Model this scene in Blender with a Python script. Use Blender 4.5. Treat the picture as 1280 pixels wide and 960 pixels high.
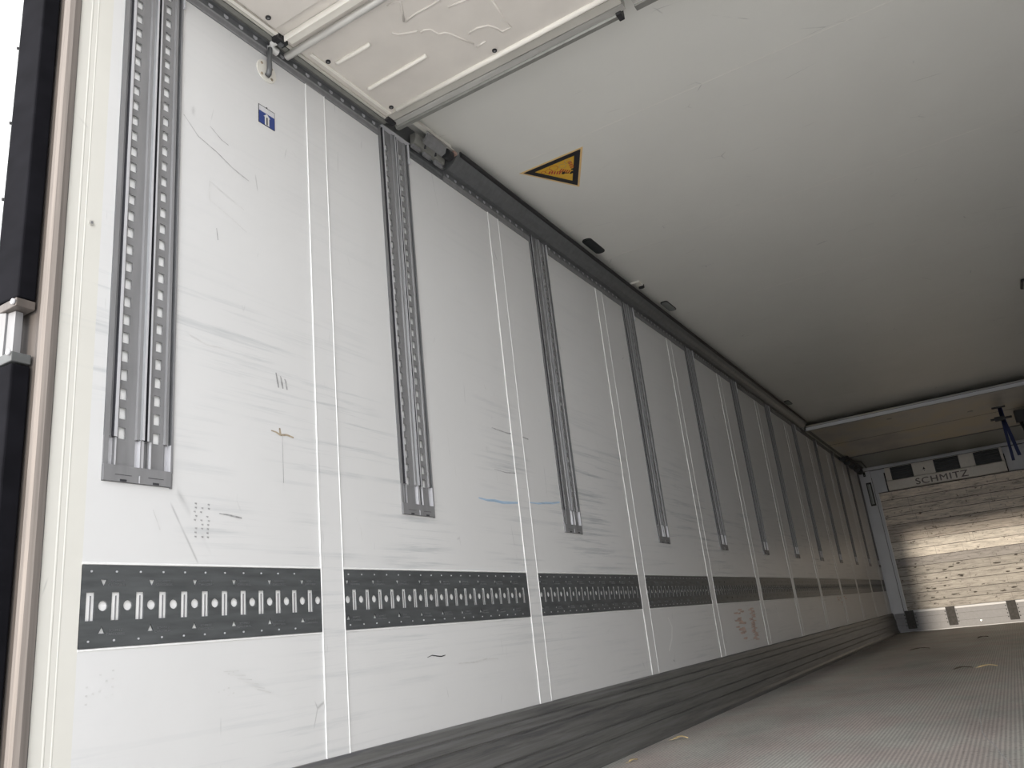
import bpy, bmesh, math, random
from mathutils import Matrix, Vector
random.seed(7)
S = bpy.context.scene
C = S.collection
for o in list(bpy.data.objects):
    bpy.data.objects.remove(o)

# ------------------------------------------------------------------ camera
cam_d = bpy.data.cameras.new('camera')
cam_d.sensor_width = 36.0
cam_d.lens = 996.64 / 1280 * 36.0
cam_d.clip_start = 0.02
cam_d.clip_end = 400
cam = bpy.data.objects.new('camera', cam_d)
C.objects.link(cam)
r = (0.8474119737636758, 0.5204695110129754, -0.10490202489834621)
d = (-0.24385105957287806, 0.20602382329414207, -0.9476765508233372)
f = (-0.47162443476461613, 0.828652926345569, 0.30150409647594834)
cam.matrix_world = Matrix(((r[0], -d[0], -f[0], 1.6367), (r[1], -d[1], -f[1], -0.7353),
                           (r[2], -d[2], -f[2], 0.5347), (0, 0, 0, 1)))
S.camera = cam

# ------------------------------------------------------------------ light
S.view_settings.view_transform = 'Standard'
S.view_settings.look = 'None'
S.view_settings.gamma = 1
S.view_settings.use_curve_mapping = False
S.view_settings.exposure = 0.0
W = bpy.data.worlds.new('world'); S.world = W; W.use_nodes = True
wn = W.node_tree; wn.nodes.clear()
wo = wn.nodes.new('ShaderNodeOutputWorld'); wb = wn.nodes.new('ShaderNodeBackground')
tc = wn.nodes.new('ShaderNodeTexCoord'); wz = wn.nodes.new('ShaderNodeTexNoise')
wz.inputs['Scale'].default_value = 2.2; wz.inputs['Detail'].default_value = 4
wr = wn.nodes.new('ShaderNodeValToRGB')
wr.color_ramp.elements[0].position = .3; wr.color_ramp.elements[0].color = (.86, .88, .95, 1)
wr.color_ramp.elements[1].position = .65; wr.color_ramp.elements[1].color = (1, 1, 1, 1)
wn.links.new(tc.outputs['Generated'], wz.inputs['Vector'])
wn.links.new(wz.outputs['Fac'], wr.inputs['Fac'])
wn.links.new(wr.outputs['Color'], wb.inputs['Color'])
wn.links.new(wb.outputs['Background'], wo.inputs['Surface'])
# hazy glow around the low sun behind the trailer: sky gets brighter towards -Y
wd = wn.nodes.new('ShaderNodeVectorMath'); wd.operation = 'DOT_PRODUCT'; wd.inputs[1].default_value = (-.05, -.98, .12)
wn.links.new(tc.outputs['Generated'], wd.inputs[0])
w1 = wn.nodes.new('ShaderNodeMath'); w1.operation = 'MAXIMUM'; w1.inputs[1].default_value = 0; wn.links.new(wd.outputs['Value'], w1.inputs[0])
w2 = wn.nodes.new('ShaderNodeMath'); w2.operation = 'POWER'; w2.inputs[1].default_value = 2; wn.links.new(w1.outputs[0], w2.inputs[0])
w3 = wn.nodes.new('ShaderNodeMath'); w3.operation = 'MULTIPLY_ADD'; w3.inputs[1].default_value = 4.6; w3.inputs[2].default_value = 1.7
wn.links.new(w2.outputs[0], w3.inputs[0]); wn.links.new(w3.outputs[0], wb.inputs['Strength'])
sun_d = bpy.data.lights.new('sun', 'SUN'); sun_d.energy = 2.9; sun_d.angle = math.radians(1.7)
sun_d.color = (1.0, .88, .72)
sun = bpy.data.objects.new('sun', sun_d); C.objects.link(sun)
el, az = math.radians(5.0), math.radians(2.3)
sdir = Vector((math.sin(az) * math.cos(el), math.cos(az) * math.cos(el), -math.sin(el)))
sun.rotation_euler = sdir.to_track_quat('-Z', 'Y').to_euler()
sun.location = (0, -8, 3)

# ------------------------------------------------------------------ sizes
P = 1.14            # bay pitch
YR1 = 0.2857        # first double track
YR = 0.1843         # following tracks: YR + k*P
RW = 0.1757
ZR0, ZR1 = 0.9553, 2.452
YS = 0.944          # joint strips
SW = 0.091
ZB0, ZB1 = 0.6036, 0.7734
WID = 2.40
ZC = 2.55
YF = 12.74
Y0 = 0.254

# ------------------------------------------------------------------ materials
def nodes(name):
    m = bpy.data.materials.new(name); m.use_nodes = True
    nt = m.node_tree
    return m, nt, nt.nodes['Principled BSDF']
def N(nt, t, **kw):
    n = nt.nodes.new(t)
    for k, v in kw.items():
        if k in n.inputs: n.inputs[k].default_value = v
        else: setattr(n, k, v)
    return n
def mapping(nt, scale, kind='Object'):
    t = nt.nodes.new('ShaderNodeTexCoord'); mp = nt.nodes.new('ShaderNodeMapping')
    mp.inputs['Scale'].default_value = scale
    nt.links.new(t.outputs[kind], mp.inputs['Vector'])
    return mp.outputs['Vector']
def geo(nt, scale):
    g = nt.nodes.new('ShaderNodeNewGeometry'); mp = nt.nodes.new('ShaderNodeMapping')
    mp.inputs['Scale'].default_value = scale
    nt.links.new(g.outputs['Position'], mp.inputs['Vector'])
    return mp.outputs['Vector']
def ramp(nt, src, stops):
    rr = nt.nodes.new('ShaderNodeValToRGB')
    e = rr.color_ramp.elements
    e[0].position, e[0].color = stops[0][0], (*stops[0][1], 1)
    e[1].position, e[1].color = stops[-1][0], (*stops[-1][1], 1)
    for p, c in stops[1:-1]:
        q = e.new(p); q.color = (*c, 1)
    nt.links.new(src, rr.inputs['Fac'])
    return rr.outputs['Color']
def mix(nt, a, b, fac=1.0, mode='MULTIPLY'):
    m = nt.nodes.new('ShaderNodeMix'); m.data_type = 'RGBA'; m.blend_type = mode
    if isinstance(fac, (int, float)): m.inputs[0].default_value = fac
    else: nt.links.new(fac, m.inputs[0])
    for i, v in ((6, a), (7, b)):
        if isinstance(v, tuple): m.inputs[i].default_value = (*v, 1)
        else: nt.links.new(v, m.inputs[i])
    return m.outputs[2]
def bump(nt, bs, src, strength, dist=.002):
    b = nt.nodes.new('ShaderNodeBump'); b.inputs['Strength'].default_value = strength
    b.inputs['Distance'].default_value = dist
    nt.links.new(src, b.inputs['Height']); nt.links.new(b.outputs['Normal'], bs.inputs['Normal'])
def mat(name, col, rough=.5, metal=0.0, var=.08, scale=(30, 30, 30), spec=.5, bmp=0):
    m, nt, bs = nodes(name)
    n = N(nt, 'ShaderNodeTexNoise', Scale=1.0, Detail=5.0)
    nt.links.new(geo(nt, scale), n.inputs['Vector'])
    lo = tuple(c * (1 - var) for c in col); hi = tuple(min(1, c * (1 + var)) for c in col)
    nt.links.new(ramp(nt, n.outputs['Fac'], [(.3, lo), (.7, hi)]), bs.inputs['Base Color'])
    bs.inputs['Roughness'].default_value = rough; bs.inputs['Metallic'].default_value = metal
    bs.inputs['Specular IOR Level'].default_value = spec
    if bmp: bump(nt, bs, n.outputs['Fac'], bmp)
    return m

def wall_mat(name, col, streak=.20, rough=.36, thr=.565):
    """off-white sheet: long faint rub marks along the load bed, smudges, small scratches"""
    m, nt, bs = nodes(name)
    a = N(nt, 'ShaderNodeTexNoise', Scale=1.0, Detail=6.0, Roughness=.65)
    nt.links.new(geo(nt, (1.0, .8, 1.0)), a.inputs['Vector'])
    base = ramp(nt, a.outputs['Fac'], [(.35, tuple(c * .95 for c in col)), (.65, col)])
    s = N(nt, 'ShaderNodeTexNoise', Scale=1.0, Detail=7.0, Roughness=.7, Distortion=.25)
    nt.links.new(geo(nt, (3, 1.3, 42)), s.inputs['Vector'])
    # rub marks gather between floor rail height and chest height (dirt of the place)
    g = nt.nodes.new('ShaderNodeNewGeometry'); sp = nt.nodes.new('ShaderNodeSeparateXYZ')
    nt.links.new(g.outputs['Position'], sp.inputs[0])
    band = ramp(nt, N2(nt, 'MULTIPLY', sp.outputs['Z'], .4), [(.05, (.35,) * 3), (.2, (.4,) * 3), (.38, (1, 1, 1)), (.5, (.9,) * 3), (.66, (.12,) * 3)])
    s2 = N(nt, 'ShaderNodeTexNoise', Scale=1.0, Detail=3.0)
    nt.links.new(geo(nt, (2, 1.6, 2.4)), s2.inputs['Vector'])
    msk = ramp(nt, s2.outputs['Fac'], [(.42, (0, 0, 0)), (.62, (1, 1, 1))])
    st = ramp(nt, s.outputs['Fac'], [(thr - .06, (0, 0, 0)), (thr + .12, (1, 1, 1))])
    k = mix(nt, mix(nt, st, band), msk)
    c1 = mix(nt, base, (.30, .33, .35), N2(nt, 'MULTIPLY', k, streak * 4), 'MIX')
    # fine vertical / slanting scratches
    v = N(nt, 'ShaderNodeTexVoronoi', Scale=1.0, feature='DISTANCE_TO_EDGE')
    nt.links.new(geo(nt, (2, 5, 1.1)), v.inputs['Vector'])
    vs = ramp(nt, v.outputs['Distance'], [(.0, (1, 1, 1)), (.006, (0, 0, 0))])
    s3 = N(nt, 'ShaderNodeTexNoise', Scale=1.0, Detail=2.0)
    nt.links.new(geo(nt, (5, 7, 7)), s3.inputs['Vector'])
    m3 = ramp(nt, s3.outputs['Fac'], [(.60, (0, 0, 0)), (.68, (1, 1, 1))])
    c2 = mix(nt, c1, (.25, .25, .25), N2(nt, 'MULTIPLY', mix(nt, vs, m3), .55), 'MIX')
    nt.links.new(c2, bs.inputs['Base Color'])
    bs.inputs['Roughness'].default_value = rough; bs.inputs['Specular IOR Level'].default_value = .28
    bn = N(nt, 'ShaderNodeTexNoise', Scale=1.0, Detail=3.0)
    nt.links.new(geo(nt, (5, 4, 5)), bn.inputs['Vector'])
    bump(nt, bs, bn.outputs['Fac'], .35, .004)
    return m
def N2(nt, op, a, b):
    n = nt.nodes.new('ShaderNodeMath'); n.operation = op
    for i, v in enumerate((a, b)):
        if isinstance(v, (int, float)): n.inputs[i].default_value = v
        else: nt.links.new(v, n.inputs[i])
    return n.outputs[0]

M = {}
M['wall'] = wall_mat('wall_sheet', (.67, .67, .665))
M['ceil'] = wall_mat('ceiling_sheet', (.755, .75, .71), streak=.02, rough=.42, thr=.68)
M['bead'] = mat('sealant_bead', (.78, .78, .77), .6, var=.02)
M['seam'] = mat('seam', (.77, .76, .71), .5, var=.05)
M['frame'] = wall_mat('frame_aluminium', (.66, .65, .60), streak=.05, rough=.42, thr=.62)
M['galv'] = mat('galvanised', (.225, .225, .23), .5, .15, .10, (40, 40, 6))
M['galv_dark'] = mat('galvanised_dark', (.15, .155, .16), .40, .35, .12, (40, 40, 12))
M['belt'] = mat('belt_steel', (.095, .101, .104), .42, .30, .22, (25, 9, 60))
M['bright'] = mat('bright_zinc', (.52, .52, .54), .55, .15, .04, (60, 60, 5))
M['groove'] = mat('groove_dark', (.03, .03, .035), .6, var=.1)
M['pocket'] = mat('pocket_white', (.95, .95, .94), .5, var=.03)
M['emboss'] = mat('embossed_grey', (.15, .155, .16), .45, .3)
M['black'] = mat('black_rubber', (.018, .018, .020), .55, var=.2)
M['bump'] = mat('bumper_rubber', (.007, .007, .009), .85, var=.25, scale=(12, 12, 20), spec=.06, bmp=.2)
M['bump_edge'] = mat('bumper_edge', (.09, .095, .095), .5, var=.15)
M['steel'] = mat('brushed_steel', (.17, .15, .135), .62, .3, .18, (160, 160, 3))
M['steel2'] = mat('worn_steel', (.12, .105, .095), .45, .4, .2, (60, 60, 4))
M['panel'] = mat('panel_beige', (.70, .66, .61), .45, var=.04, scale=(9, 9, 9))
M['panel_fr'] = mat('panel_frame', (.58, .56, .51), .42, .2, .06, (9, 4, 9))
M['panel_lt'] = mat('panel_bead', (.86, .83, .76), .4, var=.02)
M['alu'] = mat('aluminium', (.62, .61, .58), .34, .55, .10, (8, 60, 60))
M['alu_gr'] = mat('aluminium_grey', (.26, .26, .24), .4, .4, .1)
M['white'] = mat('white_plastic', (.62, .62, .60), .4, var=.03)
M['ivory'] = mat('ivory_plastic', (.74, .72, .66), .4, var=.04)
M['blue'] = mat('sticker_blue', (.020, .045, .20), .4, var=.05)
M['silver'] = mat('sticker_silver', (.58, .58, .60), .4, var=.05)
M['yellow'] = mat('sticker_yellow', (.72, .42, .035), .45, var=.05)
M['yellow_lt'] = mat('sticker_rim', (.78, .55, .24), .45, var=.04)
M['ink'] = mat('black_ink', (.012, .012, .016), .5, var=.05)
M['red'] = mat('red_ink', (.45, .035, .03), .5, var=.05)
M['darkplate'] = mat('dark_plate', (.012, .015, .016), .5, var=.1)
M['greyplate'] = mat('grey_plate', (.22, .235, .22), .4, var=.1)
M['strap'] = mat('blue_webbing', (.005, .014, .075), .7, var=.2, scale=(200, 200, 200))
M['blue_mark'] = mat('blue_mark', (.36, .50, .64), .5, var=.25, scale=(40, 12, 200))
M['red_mark'] = mat('red_mark', (.56, .42, .36), .5, var=.25, scale=(40, 12, 60))
M['matt'] = mat('dull_grey_steel', (.085, .082, .08), .85, var=.2, spec=.1)
M['plate'] = mat('foot_plate', (.27, .27, .285), .5, var=.06)
M['grey_mark'] = mat('grey_mark', (.34, .34, .34), .5, var=.4, scale=(40, 60, 60))
M['pale_mark'] = mat('pale_mark', (.60, .60, .59), .5, var=.1, scale=(40, 30, 60))
M['rust_mark'] = mat('rust_mark', (.36, .30, .22), .5, var=.3, scale=(40, 60, 60))
M['leaf'] = mat('dry_leaf', (.42, .34, .20), .7, var=.3, scale=(90, 90, 90))
M['leaf_dk'] = mat('dark_leaf', (.05, .04, .03), .7, var=.3, scale=(90, 90, 90))
M['evap'] = mat('evaporator_white', (.70, .66, .60), .4, var=.05)
M['pink'] = mat('pink_block', (.45, .30, .25), .5, var=.1)
M['front'] = mat('front_wall_white', (.62, .63, .66), .4, var=.05, scale=(4, 4, 4))
M['door_ground'] = mat('yard_concrete', (.72, .71, .69), .85, var=.06, scale=(1, 1, 1))

def kick_mat():
    m, nt, bs = nodes('kick_rail')
    n = N(nt, 'ShaderNodeTexNoise', Scale=1.0, Detail=8.0, Roughness=.7, Distortion=.4)
    nt.links.new(geo(nt, (20, 1.6, 60)), n.inputs['Vector'])
    c = ramp(nt, n.outputs['Fac'], [(.36, (.10, .10, .105)), (.52, (.165, .165, .158)), (.66, (.20, .20, .205)), (.78, (.33, .33, .33))])
    nt.links.new(c, bs.inputs['Base Color'])
    bs.inputs['Roughness'].default_value = .42; bs.inputs['Metallic'].default_value = .25
    bump(nt, bs, n.outputs['Fac'], .2)
    return m
M['kick'] = kick_mat()

def floor_mat():
    m, nt, bs = nodes('ribbed_floor')
    w = N(nt, 'ShaderNodeTexWave', Scale=1.0, Distortion=.4, Detail=2.0)
    w.wave_type = 'BANDS'; w.bands_direction = 'X'
    w.inputs['Detail Scale'].default_value = 2.0
    nt.links.new(geo(nt, (20.0, 1.5, 1)), w.inputs['Vector'])      # ribs along the trailer, 16 mm apart
    ribs = ramp(nt, w.outputs['Fac'], [(.25, (.70,) * 3), (.75, (1, 1, 1))])
    n = N(nt, 'ShaderNodeTexNoise', Scale=1.0, Detail=7.0, Roughness=.65)
    nt.links.new(geo(nt, (1.6, 1.0, 1)), n.inputs['Vector'])
    c = ramp(nt, n.outputs['Fac'], [(.32, (.38, .37, .35)), (.50, (.50, .485, .46)), (.68, (.60, .58, .55))])
    p = N(nt, 'ShaderNodeTexNoise', Scale=1.0, Detail=3.0)
    nt.links.new(geo(nt, (4, 2.2, 1)), p.inputs['Vector'])
    tint = ramp(nt, p.outputs['Fac'], [(.40, (.97, 1.0, .98)), (.60, (1.0, .93, .92))])
    g = N(nt, 'ShaderNodeTexNoise', Scale=1.0, Detail=2.0)
    nt.links.new(geo(nt, (70, 60, 1)), g.inputs['Vector'])
    gr = ramp(nt, g.outputs['Fac'], [(.28, (.65,) * 3), (.45, (1, 1, 1)), (.75, (1.0,) * 3)])
    nt.links.new(mix(nt, mix(nt, mix(nt, c, tint), ribs), gr), bs.inputs['Base Color'])
    bs.inputs['Roughness'].default_value = .55; bs.inputs['Specular IOR Level'].default_value = .35
    bump(nt, bs, w.outputs['Fac'], .5, .003)
    return m
M['floor'] = floor_mat()

def board_mat():
    m, nt, bs = nodes('plank_print')
    tco = nt.nodes.new('ShaderNodeNewGeometry'); sp = nt.nodes.new('ShaderNodeSeparateXYZ')
    nt.links.new(tco.outputs['Position'], sp.inputs[0])
    # each plank its own tone
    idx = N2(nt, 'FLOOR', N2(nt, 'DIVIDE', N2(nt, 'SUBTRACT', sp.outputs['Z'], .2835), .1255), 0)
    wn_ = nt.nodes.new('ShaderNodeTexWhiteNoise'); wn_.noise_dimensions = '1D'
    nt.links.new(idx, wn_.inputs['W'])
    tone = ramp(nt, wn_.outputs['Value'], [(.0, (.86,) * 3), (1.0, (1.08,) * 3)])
    sun_band = ramp(nt, N2(nt, 'DIVIDE', idx, 14), [(4.9 / 14, (.60, .60, .60)), (4.95 / 14, (.46, .46, .49)), (5.9 / 14, (.46, .46, .49)), (5.95 / 14, (1.0, 1.0, 1.0)), (7.9 / 14, (1.0, 1.0, 1.0)), (7.95 / 14, (.80, .76, .74)), (9.9 / 14, (.80, .76, .74)), (9.95 / 14, (1.25, 1.2, 1.15))])  # sunlit band painted into the plank colour, over a row of darker wood
    g1 = N(nt, 'ShaderNodeTexNoise', Scale=1.0, Detail=8.0, Roughness=.75, Distortion=.6)
    nt.links.new(geo(nt, (5, 1, 38)), g1.inputs['Vector'])
    grain = ramp(nt, g1.outputs['Fac'], [(.34, (.20, .17, .14)), (.45, (.50, .46, .41)), (.60, (.68, .63, .56)), (.75, (.80, .76, .70))])
    g2 = N(nt, 'ShaderNodeTexNoise', Scale=1.0, Detail=6.0, Roughness=.7)
    nt.links.new(geo(nt, (14, 1, 22)), g2.inputs['Vector'])
    spots = ramp(nt, g2.outputs['Fac'], [(.33, (.22, .18, .15)), (.40, (1, 1, 1)), (.9, (1, 1, 1))])
    nt.links.new(mix(nt, mix(nt, mix(nt, grain, tone), sun_band), spots), bs.inputs['Base Color'])
    bs.inputs['Roughness'].default_value = .5
    bump(nt, bs, g1.outputs['Fac'], .3, .002)
    return m
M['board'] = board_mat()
M['board_line'] = mat('plank_gap', (.05, .04, .035), .7)
def dirty_panel():
    m, nt, bs = nodes('stained_panel')
    n = N(nt, 'ShaderNodeTexNoise', Scale=1.0, Detail=6.0, Roughness=.6)
    nt.links.new(geo(nt, (1.6, .9, 1)), n.inputs['Vector'])
    nt.links.new(ramp(nt, n.outputs['Fac'], [(.35, (.34, .33, .33)), (.5, (.46, .44, .40)), (.65, (.52, .46, .34))]), bs.inputs['Base Color'])
    bs.inputs['Roughness'].default_value = .45
    return m
M['stained'] = dirty_panel()

# ------------------------------------------------------------------ mesh helpers
class MB:
    def __init__(s): s.v, s.f, s.m, s.mats = [], [], [], []
    def mi(s, name):
        if name not in s.mats: s.mats.append(name)
        return s.mats.index(name)
    def poly(s, pts, m):
        b = len(s.v); s.v += [tuple(p) for p in pts]; s.f.append(tuple(range(b, b + len(pts)))); s.m.append(s.mi(m))
    def box(s, a, b, m, bev=0):
        (x0, y0, z0), (x1, y1, z1) = a, b
        P8 = [(x, y, z) for x in (x0, x1) for y in (y0, y1) for z in (z0, z1)]
        k = len(s.v); s.v += P8
        for q in ((0, 1, 3, 2), (4, 6, 7, 5), (0, 4, 5, 1), (2, 3, 7, 6), (0, 2, 6, 4), (1, 5, 7, 3)):
            s.f.append(tuple(k + i for i in q)); s.m.append(s.mi(m))
    def prism(s, sec, axis, a, b, m, mats=None, closed=True):
        """extrude a 2-D section along an axis; section coords are the other two axes in order"""
        def pt(u, v, t):
            return {'x': (t, u, v), 'y': (u, t, v), 'z': (u, v, t)}[axis]
        k = len(s.v); n = len(sec)
        s.v += [pt(u, v, a) for u, v in sec] + [pt(u, v, b) for u, v in sec]
        for i in range(n if closed else n - 1):
            j = (i + 1) % n
            s.f.append((k + i, k + j, k + n + j, k + n + i)); s.m.append(s.mi(mats[i] if mats else m))
        if closed:
            s.f.append(tuple(k + i for i in range(n))[::-1]); s.m.append(s.mi(m))
            s.f.append(tuple(k + n + i for i in range(n))); s.m.append(s.mi(m))
    def tube(s, pts, rad, m, n=8):
        pts = [Vector(p) for p in pts]; k = len(s.v)
        for i, p in enumerate(pts):
            t = (pts[min(i + 1, len(pts) - 1)] - pts[max(i - 1, 0)]).normalized()
            u = t.orthogonal().normalized(); w = t.cross(u)
            if i and (u.dot(pu) < 0): u, w = -u, -w
            if i:
                u = (pu - t * pu.dot(t)).normalized(); w = t.cross(u)
            pu = u
            rr = rad[i] if isinstance(rad, (list, tuple)) else rad
            s.v += [tuple(p + (u * math.cos(a) + w * math.sin(a)) * rr) for a in [2 * math.pi * j / n for j in range(n)]]
        for i in range(len(pts) - 1):
            for j in range(n):
                a = k + i * n + j; b = k + i * n + (j + 1) % n
                s.f.append((a, b, b + n, a + n)); s.m.append(s.mi(m))
        s.f.append(tuple(k + j for j in range(n))[::-1]); s.m.append(s.mi(m))
        e = k + (len(pts) - 1) * n
        s.f.append(tuple(e + j for j in range(n))); s.m.append(s.mi(m))
    def disc(s, c, nrm, rad, h, m, n=16, sx=1.0):
        nrm = Vector(nrm).normalized(); u = nrm.orthogonal().normalized(); w = nrm.cross(u); c = Vector(c); k = len(s.v)
        for t in (0, h):
            s.v += [tuple(c + nrm * t + (u * math.cos(a) * sx + w * math.sin(a)) * rad) for a in [2 * math.pi * j / n for j in range(n)]]
        for j in range(n):
            s.f.append((k + j, k + (j + 1) % n, k + n + (j + 1) % n, k + n + j)); s.m.append(s.mi(m))
        s.f.append(tuple(k + j for j in range(n))[::-1]); s.m.append(s.mi(m))
        s.f.append(tuple(k + n + j for j in range(n))); s.m.append(s.mi(m))
    def build(s, name, parent=None, bevel=0, smooth=False, fix=True):
        me = bpy.data.meshes.new(name)
        me.from_pydata(s.v, [], s.f)
        for n in s.mats: me.materials.append(M[n])
        me.polygons.foreach_set('material_index', s.m)
        if fix:
            bm = bmesh.new(); bm.from_mesh(me)
            bmesh.ops.recalc_face_normals(bm, faces=bm.faces)
            bm.to_mesh(me); bm.free()
        if smooth:
            me.polygons.foreach_set('use_smooth', [True] * len(me.polygons))
        me.update()
        o = bpy.data.objects.new(name, me); C.objects.link(o)
        if parent: o.parent = parent
        if bevel:
            b = o.modifiers.new('bevel', 'BEVEL'); b.width = bevel; b.segments = 2; b.limit_method = 'ANGLE'
        return o

def plate(name, outline, holes, thick, mp, m, parent=None, link=True):
    """flat sheet with real holes; mp maps (a, b, t) to xyz"""
    cu = bpy.data.curves.new(name, 'CURVE'); cu.dimensions = '2D'; cu.fill_mode = 'BOTH'; cu.extrude = thick / 2
    for lp in [outline] + holes:
        sp = cu.splines.new('POLY'); sp.points.add(len(lp) - 1); sp.use_cyclic_u = True
        for q, (a, b) in zip(sp.points, lp): q.co = (a, b, 0, 1)
    t = bpy.data.objects.new('tmp', cu); C.objects.link(t)
    dg = bpy.context.evaluated_depsgraph_get(); dg.update()
    me = bpy.data.meshes.new_from_object(t.evaluated_get(dg))
    bpy.data.objects.remove(t); bpy.data.curves.remove(cu)
    for v in me.vertices: v.co = mp(*v.co)
    me.name = name; me.materials.clear(); me.materials.append(M[m]); me.update()
    o = bpy.data.objects.new(name, me); C.objects.link(o)
    if parent: o.parent = parent
    return o
def text_mesh(name, body, size, depth, mp, m, parent=None, space=1.0, weight=0.0, shear=0.0, sx=1.0):
    cu = bpy.data.curves.new(name, 'FONT'); cu.body = body; cu.size = size; cu.extrude = depth; cu.align_x = 'CENTER'
    cu.space_character = space; cu.offset = weight; cu.shear = shear
    t = bpy.data.objects.new('tmp', cu); C.objects.link(t)
    dg = bpy.context.evaluated_depsgraph_get(); dg.update()
    me = bpy.data.meshes.new_from_object(t.evaluated_get(dg))
    bpy.data.objects.remove(t); bpy.data.curves.remove(cu)
    for v in me.vertices: v.co = mp(v.co[0] * sx, v.co[1], v.co[2])
    me.materials.clear(); me.materials.append(M[m]); me.update()
    o = bpy.data.objects.new(name, me); C.objects.link(o)
    if parent: o.parent = parent
    return o
def thing(name, label, cat, loc=(0, 0, 0), group=None):
    o = bpy.data.objects.new(name, None); C.objects.link(o); o.location = loc
    o.empty_display_size = .05
    return tag(o, label, cat, group)
def tag(o, label, cat, group=None):
    o['label'] = label; o['category'] = cat
    if group: o['group'] = group
    return o
def struct(o):
    o['kind'] = 'structure'; return o
def copy_tree(root, loc, label):
    q = root.copy(); C.objects.link(q); q.location = loc; q['label'] = label
    for ch in root.children:
        c = ch.copy(); C.objects.link(c); c.parent = q
        for g in ch.children:
            e = g.copy(); C.objects.link(e); e.parent = c
    return q
ORD = ['first', 'second', 'third', 'fourth', 'fifth', 'sixth', 'seventh', 'eighth', 'ninth', 'tenth', 'eleventh', 'twelfth']
def circ(cx, cy, rad, n=14): return [(cx + rad * math.cos(2 * math.pi * i / n), cy + rad * math.sin(2 * math.pi * i / n)) for i in range(n)]
def rect(a0, a1, b0, b1): return [(a0, b0), (a1, b0), (a1, b1), (a0, b1)]

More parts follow.
